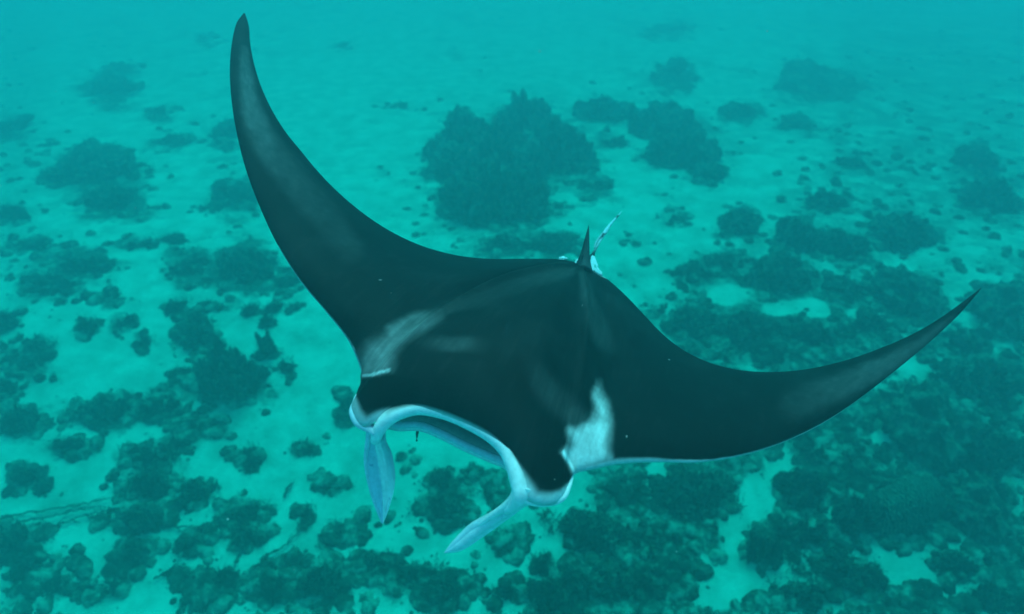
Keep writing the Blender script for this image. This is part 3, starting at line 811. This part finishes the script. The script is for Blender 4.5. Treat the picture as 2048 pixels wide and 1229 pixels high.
# upper lip, running into both cephalic fins
V, F, P = ptube([(750, 884, 4.50, 9), (757, 862, 4.545, 13), (775, 839, 4.575, 15), (802, 824, 4.585, 15), (840, 817, 4.585, 14), (889, 826, 4.585, 14), (935, 845, 4.585, 14),
                 (982, 871, 4.585, 15), (1012, 898, 4.58, 17), (1029, 931, 4.575, 19), (1041, 965, 4.565, 21), (1042, 990, 4.555, 18), (1030, 1008, 4.52, 13), (1012, 1024, 4.48, 6)], 16, 100)
def lip_colour(V, P, n, fade, white=(.86, .87, .84), sgn=1):
    """pale flesh that turns black, speckled, where it meets the top of the head"""
    e = lambda a: np.r_[np.repeat(a, n), a[0], a[-1]]
    lx, ly, _ = topix(V); tx, ty = np.gradient(P[:, 0]), np.gradient(P[:, 1]); tl = np.hypot(tx, ty)
    side = sgn * ((lx - e(P[:, 0])) * e(ty / tl) - (ly - e(P[:, 1])) * e(tx / tl)) / e(P[:, 3])
    al = e(np.linspace(0, 1, len(P)))
    dark = sm(.15, .85, side + .30 * fbm(V * 22, 3, 92)) * sm(fade[0], fade[1], al) * (1 - sm(fade[2], fade[3], al))
    C = np.full((len(V), 3), white) * (1 + .10 * fbm(V * 25, 3, 91) + .06 * fbm(V * 80, 2, 93))[:, None]
    return C * (1 - dark[:, None]) + np.array((.006, .008, .008)) * dark[:, None]
C = lip_colour(V, P, 16, (.13, .24, .74, .84))
mpart('upper_lip', V, F, C)
V, F, P = ptube([(1044, 988, 4.55, 15), (1066, 1000, 4.545, 13), (1096, 1003, 4.53, 11), (1121, 993, 4.52, 12), (1136, 972, 4.515, 7), (1144, 954, 4.51, 3)], 14, 50, .8)
mpart('cheek', V, F, lip_colour(V, P, 14, (.15, .3, 2, 3), (.90, .90, .86)))
V, F, P = ptube([(752, 866, 4.545, 9), (736, 856, 4.55, 10), (717, 845, 4.555, 10), (707, 825, 4.56, 9), (710, 806, 4.56, 6), (714, 790, 4.56, 3)], 14, 50, .8)
mpart('cheek', V, F, lip_colour(V, P, 14, (2, 3, 4, 5), (.62, .70, .74)))
# lower jaw: white outer rim, dark inner lining
J = crom(np.array([(778, 846, 4.50), (800, 850, 4.485), (840, 850, 4.475), (880, 865, 4.47), (930, 890, 4.47), (975, 910, 4.475), (1012, 926, 4.49), (1034, 952, 4.51)], float), 60)
JW = matn(J[:, 0], J[:, 1], J[:, 2])
dirb = np.array(mat3(1160, 535, 3.95) - mat3(900, 850, 4.6)); dirb /= np.linalg.norm(dirb)
nv = 22; vv = np.linspace(0, 1, nv)
arch = np.sin(np.linspace(0, math.pi, 60)) ** .5
inner = JW[:, None] + dirb * (.50 * vv)[None, :, None] - np.array((0, 0, 1)) * (arch[:, None] * (.06 * np.sin(vv * math.pi * .5)[None]))[..., None]
cc = np.array((.55, .58, .56)) + np.array((.34, .36, .36)) * (1 - sm(.0, .16, vv))[None, :, None] * np.ones((60, 1, 1))
inner_o = inner - np.array((0, 0, .028)) - dirb * .012
Vj = np.vstack((inner.reshape(-1, 3), inner_o.reshape(-1, 3)))
Fi = gridfaces(60, nv); Fo = gridfaces(60, nv)[:, ::-1] + 60 * nv
A = np.arange(59) * nv; Fe = np.stack((A, A + 60 * nv, A + nv + 60 * nv, A + nv), -1)
mpart('lower_jaw', Vj, np.vstack((Fi, Fo, Fe)), np.vstack((cc.reshape(-1, 3), np.full((60 * nv, 3), .74))), fix=False)
P = J.copy(); V, F = tube(JW, np.full(60, .0125), 10)
mpart('lower_lip', V, F, np.full((len(V), 3), (.50, .62, .66)))
rk = inner[9:56, 4] + np.array((0, 0, .008)) + np.random.default_rng(3).normal(0, .0012, (47, 3))
V, F = tube(rk, np.full(47, .010) * (1 + .3 * np.sin(np.arange(47) * 2.1)), 8)
mpart('gill_raker', V, F, np.array((.20, .16, .11)))
rk = inner[12:54, 7] + np.array((0, 0, .006))
V, F = tube(rk, np.full(42, .006), 8)
mpart('gill_raker', V, F, np.array((.05, .06, .06)))

def blade(Lp, Rp, n=60, m=22, thick=.014, cup=.05, color=None, seed=0, cupdir=(0, -.3, 1)):
    """thin curved fin between two outlines of (px, py, z)"""
    Lq, Rq = crom(np.array(Lp, float), n), crom(np.array(Rp, float), n)
    A, B = matn(*Lq.T), matn(*Rq.T)
    v = np.linspace(0, 1, m)
    Mx = A[:, None] * (1 - v)[None, :, None] + B[:, None] * v[None, :, None]
    wd = np.linalg.norm(A - B, axis=1)[:, None]
    cd = np.array(cupdir, float); cd /= np.linalg.norm(cd)
    Mx = Mx - cd * (cup * wd / .12 * np.sin(math.pi * v)[None])[..., None]
    Mx = Mx + cd * (.006 * fbm(Mx * 11 + seed, 3, 7) + .003 * np.sin(v * 19 + 3)[None] * np.sin(math.pi * v)[None])[..., None]
    du = np.gradient(Mx, axis=0); dv_ = np.gradient(Mx, axis=1); N_ = np.cross(du, dv_); N_ /= np.linalg.norm(N_, axis=-1)[..., None] + 1e-12
    tk = thick * np.minimum(1, wd / .05) * (np.sin(math.pi * v)[None] ** .5 + .05)
    up_, dn = Mx + N_ * tk[..., None] * .5, Mx - N_ * tk[..., None] * .5
    V = np.vstack((up_.reshape(-1, 3), dn.reshape(-1, 3)))
    F1 = gridfaces(n, m); F2 = gridfaces(n, m)[:, ::-1] + n * m
    def seam(i): return np.stack((i[:-1], i[:-1] + n * m, i[1:] + n * m, i[1:]), -1)
    F = np.vstack((F1, F2, seam(np.arange(n) * m), seam(np.arange(n) * m + m - 1)[:, ::-1], seam(np.arange(m))[:, ::-1], seam((n - 1) * m + np.arange(m))))
    uu = np.linspace(0, 1, n)[:, None] * np.ones((1, m)); vv = np.ones((n, 1)) * v[None]
    C = color(uu, vv, Mx) * (1 + .22 * fbm(np.stack((uu * 4, vv * 13, 0 * uu + seed), -1), 4, 6) + .06 * fbm(Mx * 60, 2, 4))[..., None]; C = np.concatenate((C.reshape(-1, 3),) * 2)
    return V, F, C
def col_left(u, v, Mx):
    blue = np.array((.55, .66, .74)); white = np.array((.93, .93, .86)); teal = np.array((.30, .42, .44))
    k = sm(.36, .52, v + .06 * fbm(Mx * 20, 3, 5))[..., None]
    c = blue * (1 - k) + white * k
    q = (sm(.62, .86, v - .25 * (u - .3)) * (1 - sm(.35, .75, u)))[..., None] * .8
    c = c * (1 - q) + teal * q
    k2 = (1 - sm(.0, .10, u))[..., None]
    return c * (1 - k2) + np.array((.62, .70, .76)) * k2
V, F, C = blade([(738, 858, 4.52), (732, 885, 4.48), (730, 920, 4.42), (734, 955, 4.36), (744, 992, 4.30), (756, 1025, 4.25), (765, 1048, 4.22)],
                [(772, 852, 4.55), (772, 880, 4.50), (783, 905, 4.44), (790, 945, 4.38), (788, 980, 4.32), (778, 1018, 4.26), (766, 1049, 4.22)], color=col_left, cup=.028)
mpart('cephalic_fin', V, F, C, m_fin, 'broad paddle-shaped left cephalic fin hanging down', True)
# the thick bluish front rim of the left fin
V, F, P = ptube([(742, 850, 4.53, 10), (739, 872, 4.50, 7.5), (733, 900, 4.455, 4.5), (731, 925, 4.41, 3.5), (736, 960, 4.35, 3), (747, 1000, 4.285, 3), (764, 1046, 4.22, 2)], 12, 50)
mpart('fin_rim', V, F, np.array((.62, .72, .76)), m_fin).parent = manta
def col_right(u, v, Mx):
    white = np.array((.92, .92, .86)); blue = np.array((.66, .76, .80))
    k = (sm(.10, .30, u) * (1 - .5 * sm(.35, .9, v + .1 * fbm(Mx * 18, 3, 8))))[..., None] * .75
    return white * (1 - k) + blue * k
V, F, C = blade([(1026, 962, 4.57), (1030, 985, 4.54), (1012, 1005, 4.49), (975, 1028, 4.42), (940, 1048, 4.36), (908, 1080, 4.31), (888, 1106, 4.28)],
                [(1075, 985, 4.56), (1072, 1004, 4.53), (1050, 1012, 4.48), (1015, 1038, 4.41), (975, 1068, 4.35), (925, 1100, 4.30), (889, 1107, 4.28)], color=col_right, cup=-.022, thick=.03)
mpart('cephalic_fin', V, F, C, m_fin, 'narrow twisted right cephalic fin pointing down to the left', True)
V, F, P = ptube([(1040, 965, 4.56, 18), (1036, 990, 4.54, 15), (1014, 1012, 4.49, 10), (978, 1036, 4.42, 7), (944, 1060, 4.36, 5), (912, 1086, 4.31, 4), (893, 1103, 4.28, 2)], 12, 50)
C = np.full((len(V), 3), (.86, .88, .84)); mpart('fin_rim', V, F, C, m_fin)
# cheeks and eyes
def ell(c, r, mat_rot=None, sub=IV4, f=IF4, nz_=0.0, seed=0):
    V = sub * np.asarray(r); V = V * (1 + nz_ * fbm(sub * 2, 3, seed))[:, None]
    if mat_rot is not None: V = V @ np.array(mat_rot).T
    return V + c, f
rot = Matrix.Rotation(math.radians(24), 3, 'Z')
V, F = ell(mat3(1131, 980, 4.50), (.010, .009, .010)); mpart('eye', V, F, np.array((.015, .018, .02)))
V, F = ell(mat3(707, 814, 4.54), (.009, .010, .010)); mpart('eye', V, F, np.array((.015, .018, .02)))

# dorsal fin
Lp = [(1140, 546, 4.01), (1152, 530, 4.02), (1161, 510, 4.04), (1168, 485, 4.07), (1174, 463, 4.10), (1177, 451, 4.12)]
Rp = [(1186, 548, 4.01), (1181, 532, 4.02), (1178, 512, 4.04), (1178, 487, 4.07), (1178, 464, 4.10), (1177.5, 451, 4.12)]
V, F, C = blade(Lp, Rp, 40, 14, .03, -.05, lambda u, v, M_: np.ones(u.shape + (3,)) * (np.array((.022, .028, .028)) + .03 * sm(.4, .6, v)[..., None]))
mpart('dorsal_fin', V, F, C, fix=True)
# slender tail with white scars
V, F, P = ptube([(1168, 542, 3.93, 9), (1178, 522, 3.90, 6), (1184, 513, 3.88, 4.5), (1189, 503, 3.87, 2.6), (1196, 489, 3.85, 2.2), (1203, 477, 3.84, 2.8), (1210, 465, 3.83, 4.2),
                 (1218, 453, 3.81, 3.0), (1226, 443, 3.80, 2.2), (1235, 433, 3.79, 1.6), (1243, 424, 3.78, .6)], 10, 80)
k = sm(-.15, .1, fbm(V * 30, 2, 12)) * sm(.0, .25, np.r_[np.repeat(np.linspace(0, 1, 80), 10), 0, 1] - .22)
mpart('tail', V, F, np.array((.03, .04, .04)) + k[:, None] * np.array((.55, .62, .64)))
V, F, P = ptube([(1188, 497, 3.87, 1), (1192, 486, 3.86, 2), (1199, 475, 3.85, 2.2), (1207, 465, 3.83, 1.6)], 8, 20)
mpart('tail_scar', V, F, np.array((.38, .46, .46)))
# torn white pelvic fins showing from beneath
def shred(pts, z, seed, col, thick=.01):
    r = np.random.default_rng(seed); P = crom(np.array(pts + pts[:1], float), 40)[:-1] + r.normal(0, .7, (39, 2))
    c = P.mean(0); rings = [1, .8, .5, .2]; V = []
    for zz, sg in ((z + thick, 1), (z, -1)):
        for q in rings: V.append(matn(*(c + (P - c) * q).T, zz + sg * .004 * (1 - q)))
    V = np.vstack(V); F = []
    for s_ in (0, 4):
        for k in range(3):
            j = np.arange(39); a = (s_ + k) * 39; b_ = a + 39
            F.append(np.stack((a + j, a + (j + 1) % 39, b_ + (j + 1) % 39, b_ + j), -1))
    j = np.arange(39); F.append(np.stack((j, 4 * 39 + j, 4 * 39 + (j + 1) % 39, (j + 1) % 39), -1))
    return V, np.vstack(F), col
for pts, z, sd_, col in (([(1183, 512), (1189, 513), (1194, 525), (1198, 538), (1206, 551), (1198, 549), (1188, 543), (1181, 540), (1180, 527)], 3.93, 1, (.75, .80, .80)),
                         ([(1118, 516), (1126, 513), (1135, 517), (1128, 520), (1119, 520)], 3.95, 2, (.72, .8, .8)),
                         ([(1150, 519), (1157, 519), (1158, 526), (1152, 527)], 3.97, 3, (.75, .8, .8))):
    V, F, C = shred(pts, z, sd_, col); mpart('pelvic_fin', V, F, np.array(C), fix=True)

# ------------------------------------------------------------------ the little fish by the mouth
m_fish, nt, b, N, L = new_mat('dark_fish'); n = noise_node(N, L, 60, 3)
r = ramp(N, L, n.outputs[0], [(.3, (.02, .03, .02)), (.7, (.06, .07, .05))]); L.new(r.outputs[0], b.inputs['Base Color']); b.inputs['Roughness'].default_value = .5
fp = np.array([mat3(836, 855, 4.2), mat3(835.5, 860, 4.2), mat3(834.5, 866, 4.2), mat3(834, 872, 4.2), mat3(833.5, 878, 4.2)])
fc = fp[2]
V, F = tube(fp - fc, np.array([.0012, .0042, .0056, .0042, .0016]), 10, 1.3, 24)
fish = link('small_fish', make_mesh('small_fish', V, F), m_fish); fish.location = fc
tag(fish, 'tiny slim dark fish swimming in front of the open mouth of the ray', 'fish')
q0 = mat3(833.6, 876, 4.2) - fc; q1 = mat3(831.5, 883, 4.2) - fc; q2 = mat3(835.5, 882, 4.2) - fc; up_ = np.array((0, 0, .002))
V = [q0 + up_, q1 + up_, q2 + up_, q0 - up_, q1 - up_, q2 - up_]
link('tail_fin', make_mesh('tail_fin', V, [(0, 1, 2), (3, 5, 4), (0, 3, 4), (0, 4, 1), (1, 4, 5), (1, 5, 2), (2, 5, 3), (2, 3, 0)], False), m_fish, fish)

# ------------------------------------------------------------------ specks drifting in the water
r = np.random.default_rng(77); n = 170
px, py, dd = r.uniform(-80, 2130, n), r.uniform(-60, 1290, n), r.uniform(1.6, 7.5, n)
u, v = (px - 1024) / FPX, (614.5 - py) / FPX
P = np.stack((u * dd, (cp + v * sp) * dd, CAM_Z + (-sp + v * cp) * dd), -1)
sv, sf = icosphere(1); sz_ = r.uniform(.0008, .0024, n)
V = (P[:, None] + sv[None] * sz_[:, None, None] * r.uniform(.5, 1.5, (n, 1, 3))).reshape(-1, 3)
F = (sf[None] + (np.arange(n) * len(sv))[:, None, None]).reshape(-1, 3)
m_snow, nt, b, N, L = new_mat('drifting_specks'); nn = noise_node(N, L, 3, 2); rr_ = ramp(N, L, nn.outputs[0], [(.4, (.35, .36, .3)), (.6, (.7, .72, .66))])
L.new(rr_.outputs[0], b.inputs['Base Color']); b.inputs['Roughness'].default_value = .9
tag(link('plankton', make_mesh('plankton', V, F), m_snow), 'tiny pale specks of plankton drifting in the water', 'plankton', kind='stuff')
